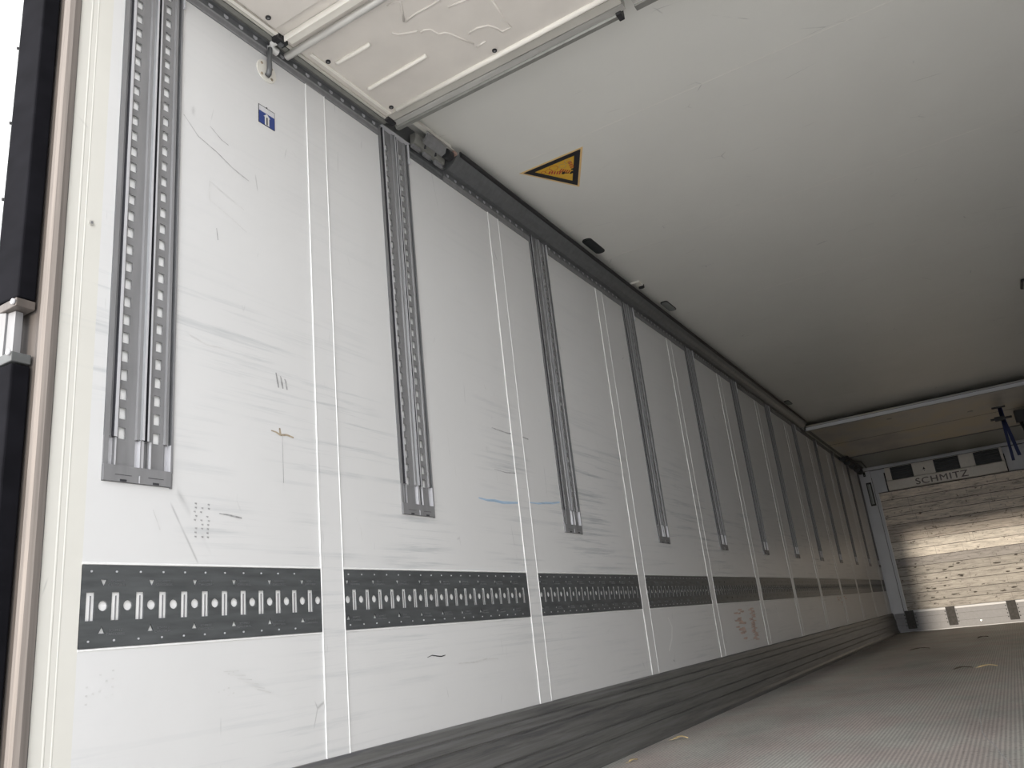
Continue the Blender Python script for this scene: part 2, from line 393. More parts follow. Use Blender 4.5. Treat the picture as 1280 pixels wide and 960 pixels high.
# ------------------------------------------------------------------ structure
rail_ys = [YR1] + [YR + k * P for k in range(1, 11)] + [12.545]
belts = [(Y0, YS)] + [(YS + (k - 1) * P + SW, YS + k * P) for k in range(1, 11)] + [(YS + 10 * P + SW, 12.70)]
def wall_left():
    mb = MB()
    pk = [(y, y + RW, ZR0, 2.46, -.011) for y in rail_ys] + [(a, b, ZB0, ZB1, -.0045) for a, b in belts]
    ys = sorted({Y0, YF, *[p[0] for p in pk], *[p[1] for p in pk]}); zs = sorted({-.02, ZC, ZR0, 2.46, ZB0, ZB1})
    for a, b in zip(ys, ys[1:]):
        for c, e in zip(zs, zs[1:]):
            ym, zm = (a + b) / 2, (c + e) / 2
            if not any(p[0] < ym < p[1] and p[2] < zm < p[3] for p in pk):
                mb.poly([(0, a, c), (0, b, c), (0, b, e), (0, a, e)], 'wall')
    for y0, y1, z0, z1, D in pk:
        mb.poly([(D, y0, z0), (D, y1, z0), (D, y1, z1), (D, y0, z1)], 'pocket')
        for q in (((0, y0, z0), (D, y0, z0), (D, y0, z1), (0, y0, z1)), ((0, y1, z0), (0, y1, z1), (D, y1, z1), (D, y1, z0)),
                  ((0, y0, z0), (0, y1, z0), (D, y1, z0), (D, y0, z0)), ((0, y0, z1), (D, y0, z1), (D, y1, z1), (0, y1, z1))):
            mb.poly(q, 'pocket')
    X = -.085
    mb.poly([(X, Y0, -.02), (X, Y0, ZC), (X, YF, ZC), (X, YF, -.02)], 'wall')
    for q in (((0, Y0, -.02), (0, Y0, ZC), (X, Y0, ZC), (X, Y0, -.02)), ((0, YF, -.02), (X, YF, -.02), (X, YF, ZC), (0, YF, ZC)),
              ((0, Y0, ZC), (0, YF, ZC), (X, YF, ZC), (X, Y0, ZC)), ((0, Y0, -.02), (X, Y0, -.02), (X, YF, -.02), (0, YF, -.02))):
        mb.poly(q, 'wall')
    # marks on the sheet: crayon streaks, ink-jet dots, stains (thin flakes on the surface)
    lift = [0]
    def streak(pts, w, m, x=.0006):
        lift[0] += 1; x = x + lift[0] * 4e-6
        for i in range(len(pts) - 1):
            (a, b), (c, e) = pts[i], pts[i + 1]
            t = i / max(1, len(pts) - 2); w0 = w * (.4 + .6 * math.sin(math.pi * (i + .3) / len(pts))); w1 = w * (.4 + .6 * math.sin(math.pi * (i + 1.0) / len(pts)))
            dy, dz = c - a, e - b; L = math.hypot(dy, dz) or 1; ny, nz = -dz / L, dy / L
            mb.poly([(x, a - ny * w0, b - nz * w0), (x, c - ny * w1, e - nz * w1), (x, c + ny * w1, e + nz * w1), (x, a + ny * w0, b + nz * w0)], m)
    streak([(1.79, 1.050), (1.85, 1.046), (1.90, 1.049), (1.96, 1.046), (2.02, 1.050), (2.08, 1.055)], .0055, 'blue_mark')
    streak([(2.18, 1.064), (2.25, 1.066), (2.32, 1.074), (2.38, 1.078), (2.45, 1.088)], .0045, 'blue_mark')
    streak([(1.98, 1.275), (2.08, 1.285), (2.16, 1.30)], .003, 'pale_mark')
    streak([(1.405, .503), (1.43, .508), (1.456, .504), (1.48, .501), (1.502, .5035)], .0016, 'ink')
    for k in range(3):
        streak([(.793 + k * .016, 1.322 - k * .006), (.797 + k * .016, 1.305), (.802 + k * .016, 1.279)], .003, 'grey_mark')
    streak([(.772, 1.148), (.79, 1.146), (.805, 1.140), (.83, 1.144), (.855, 1.140)], .003, 'rust_mark')
    streak([(.803, 1.16), (.806, 1.14)], .004, 'rust_mark'); streak([(.813, 1.14), (.814, 1.005)], .0008, 'grey_mark')
    streak([(.472, 2.01), (.52, 1.965), (.585, 1.945), (.64, 1.92), (.70, 1.905)], .0012, 'grey_mark')
    streak([(.56, 2.02), (.60, 1.995), (.625, 1.99)], .0012, 'grey_mark')
    streak([(.585, 1.70), (.59, 1.665)], .0014, 'grey_mark')
    streak([(.50, 1.36), (.56, 1.345), (.62, 1.35)], .0014, 'pale_mark')
    streak([(.60, .905), (.63, .903), (.67, .898)], .0022, 'grey_mark')
    streak([(1.47, 1.118), (1.478, 1.105), (1.487, 1.092)], .0022, 'grey_mark')
    streak([(.415, .90), (.435, .855)], .0015, 'pale_mark')
    for pts in ([(1.10, .93), (1.12, .90), (1.125, .86)], [(1.62, 1.29), (1.622, 1.18)], [(1.65, 1.16), (1.652, 1.11)], [(1.93, 1.21), (1.94, 1.12)]):
        streak(pts, .0012, 'pale_mark')
    for i in range(6):
        streak([(.615 + .02 * i, .53 - .01 * i), (.66 + .02 * i, .528 - .012 * i)], .0012, 'pale_mark')
    # patch outline left by an old sticker
    streak([(.56, 1.84), (.60, 1.825), (.68, 1.80)], .0012, 'pale_mark'); streak([(.56, 1.84), (.56, 1.78)], .0012, 'pale_mark')
    streak([(.56, 1.78), (.63, 1.755), (.69, 1.73)], .0012, 'pale_mark')
    # ink-jet dot rows above the belt, dot groups below
    rn = random.Random(3)
    for c in range(3):
        for rr_ in range(9):
            if rn.random() < .75:
                y, z = .527 + c * .018 + rn.uniform(-.003, .003), .925 - rr_ * .010
                streak([(y, z), (y + .006, z - .001)], .0022, 'grey_mark')
    for (yy, zz, m_) in ((.585, .515, 'pale_mark'), (.275, .545, 'pale_mark')):
        for c in range(5):
            for rr_ in range(4):
                if rn.random() < .6: streak([(yy + c * .014, zz - rr_ * .016 + c * .003), (yy + c * .014 + .005, zz - rr_ * .016 + c * .003)], .002, m_)
    # reddish rubbed letters further in
    for k in range(26):
        y = 4.78 + rn.random() * .17; z = .36 + rn.random() * .20
        streak([(y, z), (y + .05, z + rn.uniform(-.004, .004)), (y + .09, z)], .006, 'red_mark')
    for k in range(26):
        y = 5.12 + rn.random() * .09; z = .34 + k * .0085
        streak([(y, z), (y + .05, z + .002), (y + .10, z)], .004, 'red_mark')
    for k in range(7):
        y = 8.6 + rn.random() * .6; z = .50 + rn.random() * .08
        streak([(y, z), (y + .05, z + .01), (y + .1, z)], .006, 'red_mark')
    streak([(3.56, .55), (3.60, .50), (3.57, .44), (3.50, .38)], .006, 'bead'); streak([(5.95, .57), (5.97, .5), (6.0, .45)], .006, 'bead')
    for k in range(30):   # darker rub streaks at goods height along the bed
        y = rn.uniform(.95, 9); z = rn.choice([rn.uniform(.95, 1.4), rn.uniform(.33, .55)]); l = rn.uniform(.08, .35)
        if any(a - .02 < y + l and y < a + RW + .02 for a in rail_ys) and z > .94: continue
        streak([(y, z), (y + l * .4, z - .004), (y + l * .7, z + .002), (y + l, z - .004)], rn.uniform(.0012, .003), 'pale_mark' if rn.random() < .7 else 'grey_mark')
    return struct(mb.build('wall_left', fix=False))
wall_left()

mb = MB(); mb.box((WID, .16, -.02), (WID + .085, YF, ZC), 'wall'); struct(mb.build('wall_right'))
mb = MB(); mb.box((-.085, YF, -.02), (WID + .085, YF + .08, ZC + .06), 'front'); struct(mb.build('wall_front'))
mb = MB()
mb.box((-.085, .10, ZC), (WID + .085, YF, ZC + .06), 'ceil')
for k in range(11):
    y = 3.22 + (k - 1) * 1.17
    mb.box((.02, y - .0018, ZC - .0005), (WID, y + .0018, ZC), 'seam')
struct(mb.build('ceiling'))
# floor with two hairline cracks
mb = MB(); mb.box((-.085, .05, -.09), (WID + .085, YF, 0), 'floor')
def crack(pts, w=.0016, z=.0006, m='grey_mark'):
    for (a, b), (c, e) in zip(pts, pts[1:]):
        L = math.hypot(c - a, e - b); nx, ny = -(e - b) / L * w, (c - a) / L * w
        mb.poly([(a - nx, b - ny, z), (c - nx, e - ny, z), (c + nx, e + ny, z), (a + nx, b + ny, z)], m)
crack([(1.357, 4.056), (1.373, 3.748), (1.376, 3.432), (1.397, 3.031), (1.411, 2.894), (1.445, 2.713), (1.462, 2.569), (1.486, 2.409), (1.499, 2.254), (1.50, 2.1)], .002)
struct(mb.build('floor', fix=False))
# rear frame: cream aluminium post face with shallow ribs, roof header
mb = MB()
sec = [(0, .168), (0, .196), (.0008, .198), (.0008, .2000), (0, .2015), (0, .213), (.0006, .214), (.0006, .216), (0, .217), (0, Y0), (-.085, Y0), (-.085, .168)]
mb.prism(sec, 'z', -.09, ZC + .06, 'frame')
struct(mb.build('trim_1'))
mb = MB(); mb.box((WID, .10, -.09), (WID + .085, Y0, ZC + .06), 'frame'); struct(mb.build('trim_2'))
mb = MB(); mb.box((-.085, .02, ZC - .04), (WID + .085, .168, ZC + .06), 'frame'); struct(mb.build('trim_3', bevel=.004))
# joint cover strips with bright beads
n = 4
for k in range(11):
    y = YS + k * P
    mb = MB()
    t = .0022
    mb.box((0, y, .275), (t, y + SW, 2.415), 'wall')
    for yy in (y, y + SW - .003):
        w = .0030
        mb.prism([(t, yy), (t + .0016, yy + w * .25), (t + .0016, yy + w * .75), (t, yy + w)], 'z', .275, 2.415, 'bead')
    struct(mb.build('trim_%d' % n)); n += 1
# bright bead along the top of the belt pockets
for k, (a, b) in enumerate(belts):
    mb = MB()
    mb.prism([(0, ZB1), (.003, ZB1 + .001), (.003, ZB1 + .004), (0, ZB1 + .006)], 'y', a, b, 'bead')
    mb.prism([(0, ZB0 - .005), (.002, ZB0 - .004), (.002, ZB0 - .001), (0, ZB0)], 'y', a, b, 'bead')
    struct(mb.build('trim_%d' % n)); n += 1
# kick rail
mb = MB()
sec = [(0, -.01), (.050, -.01), (.050, .022), (.043, .040), (.038, .075), (.038, .079), (.034, .081), (.034, .084), (.038, .086), (.034, .125), (.028, .128), (.028, .132), (.033, .135),
       (.026, .205), (.020, .208), (.020, .212), (.025, .215), (.022, .243), (.016, .246), (.016, .250), (.020, .252), (.014, .277), (.006, .284), (0, .285)]
mb.prism(sec, 'y', Y0, YF, 'kick')
struct(mb.build('baseboard_left'))
mb = MB(); mb.prism([(WID - u, v) for u, v in sec], 'y', .17, YF, 'kick'); struct(mb.build('baseboard_right'))

# yard outside
mb = MB(); mb.box((-30, -40, -1.25), (32, 22, -1.20), 'door_ground'); g = struct(mb.build('ground'))

# ------------------------------------------------------------------ double-deck tracks
def rail_part_profile():
    zlow = 1.058 - ZR0; H = ZR1 - ZR0
    up = MB()
    def strip(mbx, pts, z0, z1, mats):
        for (p, q, m) in zip(pts, pts[1:], mats):
            mbx.poly([(p[1], p[0], z0), (q[1], q[0], z0), (q[1], q[0], z1), (p[1], p[0], z1)], m)
    # (y offset, x); step faces towards the rear opening painted darker, as if shaded
    a = [(0, -.009), (0, .004), (.012, .004), (.014, -.002), (.021, -.003), (.022, .006), (.030, .006), (.032, -.002)]
    am = ['galv_dark', 'galv', 'bright', 'galv', 'groove', 'bright', 'galv']
    b = [(.078, -.002), (.080, .003), (.088, .004), (.091, .008), (.097, .008), (.1002, -.006), (.1035, -.006), (.105, .006), (.110, .006), (.112, -.002)]
    bmm = ['galv', 'galv', 'galv_dark', 'bright', 'groove', 'groove', 'groove', 'bright', 'galv']
    c = [(.153, -.002), (.155, .003), (.162, .003), (.163, -.006), (.169, -.006), (.170, .005), (RW, .005), (RW, -.009)]
    cm = ['galv', 'galv', 'galv', 'bright', 'galv_dark', 'galv', 'galv']
    for s_, mm in ((a, am), (b, bmm), (c, cm)): strip(up, s_, zlow, H, mm)
    # lower bright channels
    lo = [(0, -.009), (0, .004), (.011, .004), (.012, -.008), (.026, -.006), (.027, .002), (.031, .002), (.033, -.002)]
    lom = ['galv', 'galv', 'bright', 'bright', 'galv', 'bright', 'galv']
    mi = [(.073, -.002), (.078, -.005), (.088, -.006), (.089, .004), (.092, .004), (.099, .003), (.101, -.008), (.114, -.006), (.116, .002), (.119, .002), (.120, -.002)]
    mm_ = ['galv', 'bright', 'bright', 'galv', 'bright', 'galv', 'galv', 'bright', 'bright', 'galv']
    hi = [(.152, -.002), (.158, -.004), (.160, -.008), (.168, -.008), (.169, .005), (RW, .005), (RW, -.009)]
    him = ['galv', 'galv', 'bright', 'bright', 'galv', 'galv']
    for s_, mm in ((lo, lom), (mi, mm_), (hi, him)): strip(up, s_, .034, zlow, mm)
    # top edge lip
    up.box((-.002, -.002, H), (.016, RW + .002, H + .004), 'bright')
    up.box((-.002, RW - .001, H - .09), (.011, RW + .0025, H), 'bright')
    return up
rail_holes_z = [1.0700 - ZR0 + .0467 * i for i in range(29)]
group_r = 'double-deck tracks let into the left wall'
root = thing('double_deck_track', '', 'load track', (0, rail_ys[0], ZR0), group_r)
rail_part_profile().build('track_profile', root)
for (ya, yb, yc, dz) in ((.032, .078, .0460, 0), (.112, .153, .1340, 0)):
    hs = [rect(yc - .0085, yc + .0085, z + dz - .0135, z + dz + .0135) for z in rail_holes_z]
    plate('hole_strip', rect(ya - .001, yb + .001, .030, ZR1 - ZR0), hs, .003, lambda a, b, t: (t - .0035, a, b), 'galv', root)
mb = MB()
mb.box((-.012, .001, .001), (.007, RW - .006, .037), 'galv')
mb.box((-.012, RW - .006, -.002), (.004, RW, .037), 'galv')
for yc in (.048, .130):
    mb.prism([(yc - .008, -.0004), (yc - .006, .006), (yc + .006, .006), (yc + .008, -.0004)], 'x', .003, .0075, 'groove') if 0 else mb.box((.0068, yc - .008, .001), (.0078, yc + .008, .006), 'groove')
    mb.box((.0068, yc - .020, .0155), (.0076, yc + .020, .0165), 'groove')
mb.box((.0068, .0865, .001), (.0080, .0885, .018), 'bright')
ep = mb.build('end_plate', root)
# parts sit relative to the root already
cols = ['']
lab = ['wide grey steel double track nearest the open rear end, square holes in two columns',
       'grey double track reaching the roof beside the lock carriage and beige folded panel',
       'third double track from the open end, right of the blue crayon streak',
       'fourth double track from the open end, its top opposite the small grey ceiling plate',
       'fifth double track from the open end, above the fourth dark slotted belt',
       'sixth double track from the open end, above and left of the red rubbed letters',
       'seventh double track from the open end, last but one before the far folded panel edge',
       'eighth double track from the open end, under the near edge of the far folded panel',
       'ninth double track from the open end, narrow in the shade under the far folded panel',
       'tenth double track from the open end, in deep shade under the far folded panel',
       'eleventh double track from the open end, in deep shade near the bulkhead',
       'last double track, tight against the bulkhead corner post']
root['label'] = lab[0]
for k in range(1, 12):
    copy_tree(root, (0, rail_ys[k], ZR0), lab[k])

# ------------------------------------------------------------------ slotted load belts
def make_belt(y0, y1, first, label, detail=True):
    L = y1 - y0; H = ZB1 - ZB0; zc = .6875 - ZB0
    t = thing('slotted_lashing_rail', label, 'lashing rail', (0, y0, ZB0), 'slotted lashing rails along the left wall')
    holes, slots = [], []
    s = first - y0
    k0 = 0
    while s - .0285 > .013: s -= .057
    i = 0
    ys = []
    while s + .012 < L: ys.append(s); s += .057
    for y in ys:
        if y > .012: holes.append(rect(y - .0095, y + .0095, zc - .029, zc + .029)); slots.append(y)
    cs = [y - .0285 for y in ys] + [ys[-1] + .0285]
    cs = [c for c in cs if .0125 < c < L - .0125]
    for c in cs: holes.append(circ(c, zc + .001, .0108, 14 if detail else 8))
    for j, c in enumerate(cs):
        if j % 2 == 0:
            holes.append([(c - .0075, zc + .055), (c, zc + .040), (c + .0075, zc + .055)])
            holes.append([(c - .0075, zc - .055), (c + .0075, zc - .055), (c, zc - .040)])
    plate('slotted_plate', rect(.001, L - .001, .001, H - .001), holes, .004, lambda a, b, tt: (tt + .000, a, b), 'belt', t)
    if detail:
        pl = t.children[0]; first_ = None
        for y in slots:       # folded tongue standing behind each slot
            if first_ is None:
                mb = MB(); mb.box((-.0042, .0018, zc - .0285), (-.0012, .0032, zc + .022), 'galv'); q = first_ = mb.build('tongue', pl)
            else: q = first_.copy(); C.objects.link(q)
            q.location = (0, y, 0)
        first_ = None
        for y in [q * .057 + .02 for q in range(int((L - .01) / .057))]:
            for z in (H - .014, .014):
                if first_ is None:
                    mb = MB(); mb.disc((.0018, 0, 0), (1, 0, 0), .0022, .002, 'bright', 8); q = first_ = mb.build('rivet', pl)
                else: q = first_.copy(); C.objects.link(q)
                q.location = (0, y, z)
        for j in range(len(cs) - 1):
            if j % 2 == 0 and j + 1 < len(cs):
                for (dz, nm) in ((.049, 0), (-.052, 1)):
                    if cs[j] + .0285 + .02 > L: continue
                    text_mesh('embossed_mark', 'SCHMITZ\nCARGOBULL', .0075, .0004, lambda a, b, tt, y=cs[j] + .031, z=zc + dz: (tt + .0024, y + a, z + b), 'emboss', t)
    return t
blab = ['slotted dark steel lashing rail nearest the open rear end, cut by the cream frame post',
        'long slotted lashing rail below the second double track, between two joint strips',
        'third slotted lashing rail from the open end, below the third double track',
        'fourth slotted lashing rail from the open end, below the fourth double track',
        'fifth slotted lashing rail from the open end, just up left of the red rubbed letters',
        'sixth slotted lashing rail from the open end, right above the red rubbed letters',
        'seventh slotted lashing rail from the open end, its slots fading into shade',
        'eighth slotted lashing rail from the open end, in the shade',
        'ninth slotted lashing rail from the open end, faintly gilded by light off the bulkhead',
        'tenth slotted lashing rail from the open end, faintly gilded, third from the bulkhead',
        'next to last slotted lashing rail before the bulkhead',
        'short darkest slotted lashing rail against the bulkhead post']
for k, (a, b) in enumerate(belts):
    make_belt(a, b, .275 if k == 0 else 1.079 + (k - 1) * P, blab[k], k < 4)

# ------------------------------------------------------------------ roof-side guide rails
def guide(y0, y1, cover, label):
    t = thing('roof_guide_rail', label, 'guide rail', (0, y0, 2.40), None)
    L = y1 - y0
    cuts = [y0] + [v for r_ in rail_ys if y0 < r_ + RW and r_ < y1 for v in (r_ - .003, r_ + RW + .003)] + [y1]
    if cuts[1] < cuts[0]: cuts = cuts[2:]
    if cuts[-1] < cuts[-2]: cuts = cuts[:-2]
    for a_, b_ in zip(cuts[::2], cuts[1::2]):
        mb = MB()
        mb.prism([(0, .004), (.003, .004), (.005, .008), (.005, .024), (.008, .028), (.008, .050), (0, .050)], 'y', a_ - y0, b_ - y0, 'galv_dark',
                 mats=['galv_dark', 'galv', 'galv', 'galv', 'galv_dark', 'galv_dark', 'galv_dark'])
        y = a_ - y0 + .03
        while y < b_ - y0 - .02:
            mb.box((.0078, y - .008, .036), (.0086, y + .008, .045), 'bright')
            mb.poly([(.0087, y - .008, .036), (.0087, y + .008, .036), (.0087, y - .001, .030)], 'bright')
            y += .057
        mb.build('wall_flange', t, fix=False)
    mb = MB(); mb.prism([(.0, .050), (.022, .050), (.022, .056), (.0, .056)], 'y', 0, L, 'galv_dark'); mb.build('ledge', t)
    mb = MB()
    if cover:
        mb.prism([(.018, .050), (.030, .048), (.052, .058), (.070, .074), (.086, .096), (.086, .104), (.070, .104), (.02, .104)], 'y', 0, L, 'galv_dark')
        mb.build('curved_cover', t, smooth=False)
        mb = MB(); mb.prism([(.086, .094), (.093, .098), (.097, .108), (.092, .118), (.084, .118), (.084, .104)], 'y', .02, L, 'black')
        mb.build('rubber_lip', t)
    else:
        mb.prism([(.018, .050), (.030, .044), (.045, .046), (.045, .10), (.018, .10)], 'y', 0, L, 'alu_gr')
        mb.build('inner_rib', t)
    return t
guide(.17, 1.33, False, 'dark grey guide rail along the roof edge under the near beige folded panel')
guide(1.74, 8.62, True, 'long dark curved guide rail with black rubber lip along the left roof edge')
guide(8.64, 12.35, False, 'guide rail in deep shade along the roof edge under the far folded panel')
# short open channel between near panel and cover
t = thing('open_guide_channel', 'short open guide channel between the folded panel and the lock carriage', 'guide rail', (0, 1.335, 2.40))
mb = MB(); mb.prism([(0, .004), (.005, .008), (.005, .024), (.008, .028), (.008, .050), (0, .050)], 'y', .172, .40, 'galv_dark'); mb.build('wall_flange', t)
mb = MB(); mb.prism([(.0, .058), (.010, .058), (.004, .066), (.004, .148), (0, .148)], 'y', 0, .40, 'galv_dark'); mb.build('upper_channel', t)
mb = MB(); mb.prism([(.055, .118), (.075, .118), (.075, .122), (.063, .122), (.063, .149), (.055, .149)], 'y', .08, .40, 'ivory'); mb.build('hanging_lip', t)

# lock carriage with black roller
t = thing('lock_carriage', 'grey lock carriage with black roller at the end of the curved guide rail', 'carriage', (0, 1.50, 2.40))
mb = MB()
mb.prism([(.02, .048), (.042, .048), (.05, .07), (.05, .095), (.02, .095)], 'y', 0, .20, 'alu_gr'); mb.box((.02, .0, .034), (.034, .05, .05), 'galv'); mb.box((.02, .075, .034), (.034, .12, .05), 'galv'); mb.box((.02, .15, .034), (.034, .20, .05), 'galv')
mb.box((.022, .06, .05), (.0515, .066, .066), 'groove'); mb.box((.022, .13, .05), (.0515, .136, .066), 'groove')
mb.build('carriage_body', t, bevel=.002)
mb = MB(); mb.prism([(.052, .064), (.072, .072), (.082, .100), (.076, .104), (.066, .084), (.052, .076)], 'y', .04, .17, 'galv'); mb.build('cover_plate', t)
mb = MB(); mb.disc((.068, .176, .078), (0, 1, 0), .022, .034, 'black', 20); mb.build('roller', t)
mb = MB(); mb.box((.048, .215, .090), (.088, .238, .104), 'pink'); mb.build('end_block', t, bevel=.002)

# ------------------------------------------------------------------ near folded partition
ZP = 2.447
t = thing('folded_partition', 'beige folded partition panel with embossed elephant stowed under the roof at the rear', 'partition', (0, 0, ZP))
E_ = lambda pts, h=0: [(x, y, -h) for x, y in pts]
mb = MB(); mb.box((.058, .20, .004), (1.02, 1.30, .07), 'panel')
mb.build('panel_body', t)
mb = MB()
mb.box((.050, .20, -.004), (.060, 1.345, .045), 'panel_fr'); mb.box((.034, .20, .006), (.050, 1.345, .045), 'alu_gr')
mb.box((.062, .20, -.006), (.074, .775, .004), 'panel_lt'); mb.box((.078, .89, -.002), (.090, 1.30, .004), 'panel_lt')
mb.build('side_frame', t, bevel=.001)
mb = MB()
mb.box((.084, .20, -.004), (1.0, .738, .003), 'board_line'); mb.box((.087, .20, -.010), (1.0, .734, -.002), 'panel')
mb.build('raised_panel', t, bevel=.002)
mb = MB()
mb.prism([(.778, .002), (.778, -.022), (.781, -.022), (.790, -.010), (.812, -.010), (.812, .002)], 'x', .078, 1.0, 'panel_lt')
mb.build('angle_bar', t)
mb = MB(); mb.tube([(.022, .842, -.010), (1.0, .842, -.010)], .0125, 'alu', 20); mb.build('lift_tube', t, smooth=False)
for xy in ((.108, .685), (.101, .954), (.110, 1.274), (.575, 1.264), (.58, .685)):
    zt = -.0105 if xy[1] < .7 else .004
    mb = MB(); mb.disc((xy[0], xy[1], zt), (0, 0, -1), .0085, .004, 'black', 14); q = mb.build('screw', t)
    mb = MB(); mb.disc((xy[0], xy[1], zt - .0036), (0, 0, -1), .004, .001, 'galv', 10); mb.build('screw_socket', q)
mb = MB()
for a, b in (((.118, .976), (.266, .976)), ((.114, 1.143), (.378, 1.136))):
    mb = MB(); mb.tube([(a[0], a[1], .004), (a[0] + .008, a[1], .0), (b[0] - .008, b[1], .0), (b[0], b[1], .004)], .0075, 'panel_lt', 10)
    mb.build('pressed_rib', t, smooth=True)
mb = MB(); mb.tube([(.118, 1.297, .002), (1.0, 1.285, .002)], .010, 'panel_lt', 12); mb.build('edge_bead', t, smooth=True)
mb = MB()
for e in ([(.418, .885), (.442, .887), (.459, .897), (.44, .932), (.416, .97)],
          [(.42, .973), (.468, .966), (.486, .968), (.561, .968)],
          [(.355, .984), (.364, 1.001), (.383, 1.011), (.401, 1.021), (.424, 1.03)],
          [(.428, 1.042), (.443, 1.04), (.461, 1.05), (.469, 1.084), (.49, 1.091), (.5, 1.104), (.515, 1.144), (.536, 1.194)],
          [(.535, 1.213), (.574, 1.21)],
          [(.55, 1.144), (.587, 1.141), (.621, 1.153), (.636, 1.179), (.643, 1.207), (.677, 1.207), (.674, 1.168), (.679, 1.154), (.691, 1.064)],
          [(.564, 1.007), (.646, 1.022)]):
    # a low ridge: elliptical profile, mostly sunk in the sheet
    mb.tube([(x, y, .0045) for x, y in e], .0042, 'panel', 8)
mb.build('embossed_elephant', t, smooth=True)
mb = MB()
mb.box((.062, 1.300, .0), (1.02, 1.338, .03), 'panel_fr'); mb.box((.062, 1.338, .004), (1.02, 1.341, .03), 'groove')
mb.box((.062, 1.341, -.002), (1.02, 1.368, .03), 'alu'); mb.build('end_profile', t)
mb = MB(); mb.prism([(1.368, .03), (1.368, .004), (1.374, -.008), (1.390, -.008), (1.394, .002), (1.394, .03)], 'x', .050, .995, 'alu_gr')
mb.build('seal_bar', t)
mb = MB(); mb.box((.985, 1.362, -.012), (1.004, 1.398, .034), 'black'); mb.box((.050, 1.305, -.010), (.070, 1.352, .004), 'black'); mb.build('corner_cap', t, bevel=.002)
mb = MB()
mb.box((.046, .755, -.020), (.074, .800, .004), 'black'); mb.box((.05, .775, -.026), (.066, .79, -.018), 'galv_dark')
mb.build('hinge_block', t, bevel=.002)
mb = MB(); mb.disc((.020, .772, -.018), (0, 1, 0), .012, .03, 'white', 16); mb.disc((.03, .772, -.012), (1, 0, 0), .010, .02, 'white', 14); mb.build('pivot_clip', t)

t = thing('folded_partition', 'unseen right leaf added to the beige folded partition to shape the sun edge, beyond the dark end cap', 'partition', (0, 0, ZP))  # out of view, added so the sun's upper edge lands evenly on the bulkhead
mb = MB(); mb.box((1.05, .20, .004), (WID - .05, 1.30, .07), 'panel'); mb.build('panel_body', t)
mb = MB(); mb.box((1.05, 1.30, 0), (WID - .05, 1.368, .03), 'alu'); mb.build('end_profile', t)
mb = MB(); mb.box((1.05, 1.368, -.008), (WID - .05, 1.392, .03), 'alu_gr'); mb.build('seal_bar', t)

# hook peg and its oval flange on the wall
t = thing('wall_hook', 'small dark peg in a white oval flange with four screws below the roof edge', 'hook', (0, .773, 2.345))
mb = MB(); mb.disc((0, 0, 0), (1, 0, 0), .040, .003, 'ivory', 28); o = mb.build('flange_plate', t, bevel=.0008)
mb = MB(); mb.tube([(.004, 0, -.018), (.012, 0, -.014), (.016, 0, .0), (.018, -.002, .03), (.022, -.002, .078)], [.009, .0095, .0085, .008, .008], 'galv_dark', 12); mb.build('peg', t, smooth=True)
for a in range(4):
    an = math.pi / 4 + a * math.pi / 2
    mb = MB(); mb.disc((.003, .029 * math.cos(an), .029 * math.sin(an)), (1, 0, 0), .005, .0015, 'rust_mark', 10); mb.build('screw', t)

# ------------------------------------------------------------------ stickers
t = thing('height_sticker', 'small blue and silver sticker with white upward arrow on the near wall', 'sticker', (0, .739, 2.137))
mb = MB(); mb.box((.0, 0, 0), (.0012, .066, .067), 'ink'); mb.build('sticker_border', t)
mb = MB(); mb.box((.0012, .002, .001), (.0016, .064, .045), 'blue'); mb.build('blue_field', t)
mb = MB(); mb.box((.0012, .002, .045), (.0016, .064, .0645), 'silver'); mb.disc((.0014, .033, .056), (1, 0, 0), .006, .0004, 'white', 12)
mb.poly([(.0019, .029, .066), (.0019, .037, .066), (.0019, .033, .072)], 'ink'); mb.build('silver_field', t, fix=False)
mb = MB()
mb.poly([(.0021, .019, .031), (.0021, .033, .044), (.0021, .047, .031), (.0021, .042, .031), (.0021, .042, .002), (.0021, .024, .002), (.0021, .024, .031)], 'white')
mb.box((.0021, .0305, .004), (.0024, .0355, .031), 'ink'); mb.build('arrow', t, fix=False)

t = thing('warning_triangle', 'yellow and black triangular warning sticker with red striped darts on the ceiling', 'warning sticker', (.338, 2.17, ZC))
A, B, Cc = Vector((-.163, -.055)), Vector((.163, -.052)), Vector((.0, .236))
def tri(s, z0, z1, m, name, off=0):
    cen = (A + B + Cc) / 3; mb = MB()
    q = [cen + (p - cen) * s for p in (A, B, Cc)]
    k = len(mb.v); mb.v += [(p.x, p.y, z0) for p in q] + [(p.x, p.y, z1) for p in q]
    for fc in ((0, 1, 2), (3, 5, 4), (0, 3, 4, 1), (1, 4, 5, 2), (2, 5, 3, 0)): mb.f.append(fc); mb.m.append(mb.mi(m))
    return mb.build(name, t)
tri(1.0, -.0010, 0, 'yellow_lt', 'sticker_rim'); tri(.90, -.0014, -.0009, 'ink', 'black_border'); tri(.62, -.0018, -.0013, 'yellow', 'yellow_field')
mb = MB(); zz = -.0022
def bar2(a, b, w, m):
    a, b = Vector(a) + Vector((.012, .040)), Vector(b) + Vector((.012, .040)); dd = (b - a).normalized(); nn = Vector((-dd.y, dd.x)) * w
    mb.poly([(*(a - nn), zz), (*(b - nn), zz), (*(b + nn), zz), (*(a + nn), zz)], m)
for (s0, s1, w) in (((-.065, -.012), (.005, .052), .012), ((-.015, .005), (.030, .075), .013), ((.052, -.030), (.030, .058), .009)):
    a, b = Vector(s0), Vector(s1)
    for i in range(5):
        p, q = a + (b - a) * (i * .13), a + (b - a) * (i * .13 + .07); bar2(p, q, w, 'red')
    bar2(a + (b - a) * .66, a + (b - a) * .80, w * .9, 'ink'); bar2(a + (b - a) * .8, b, w * .3, 'ink')
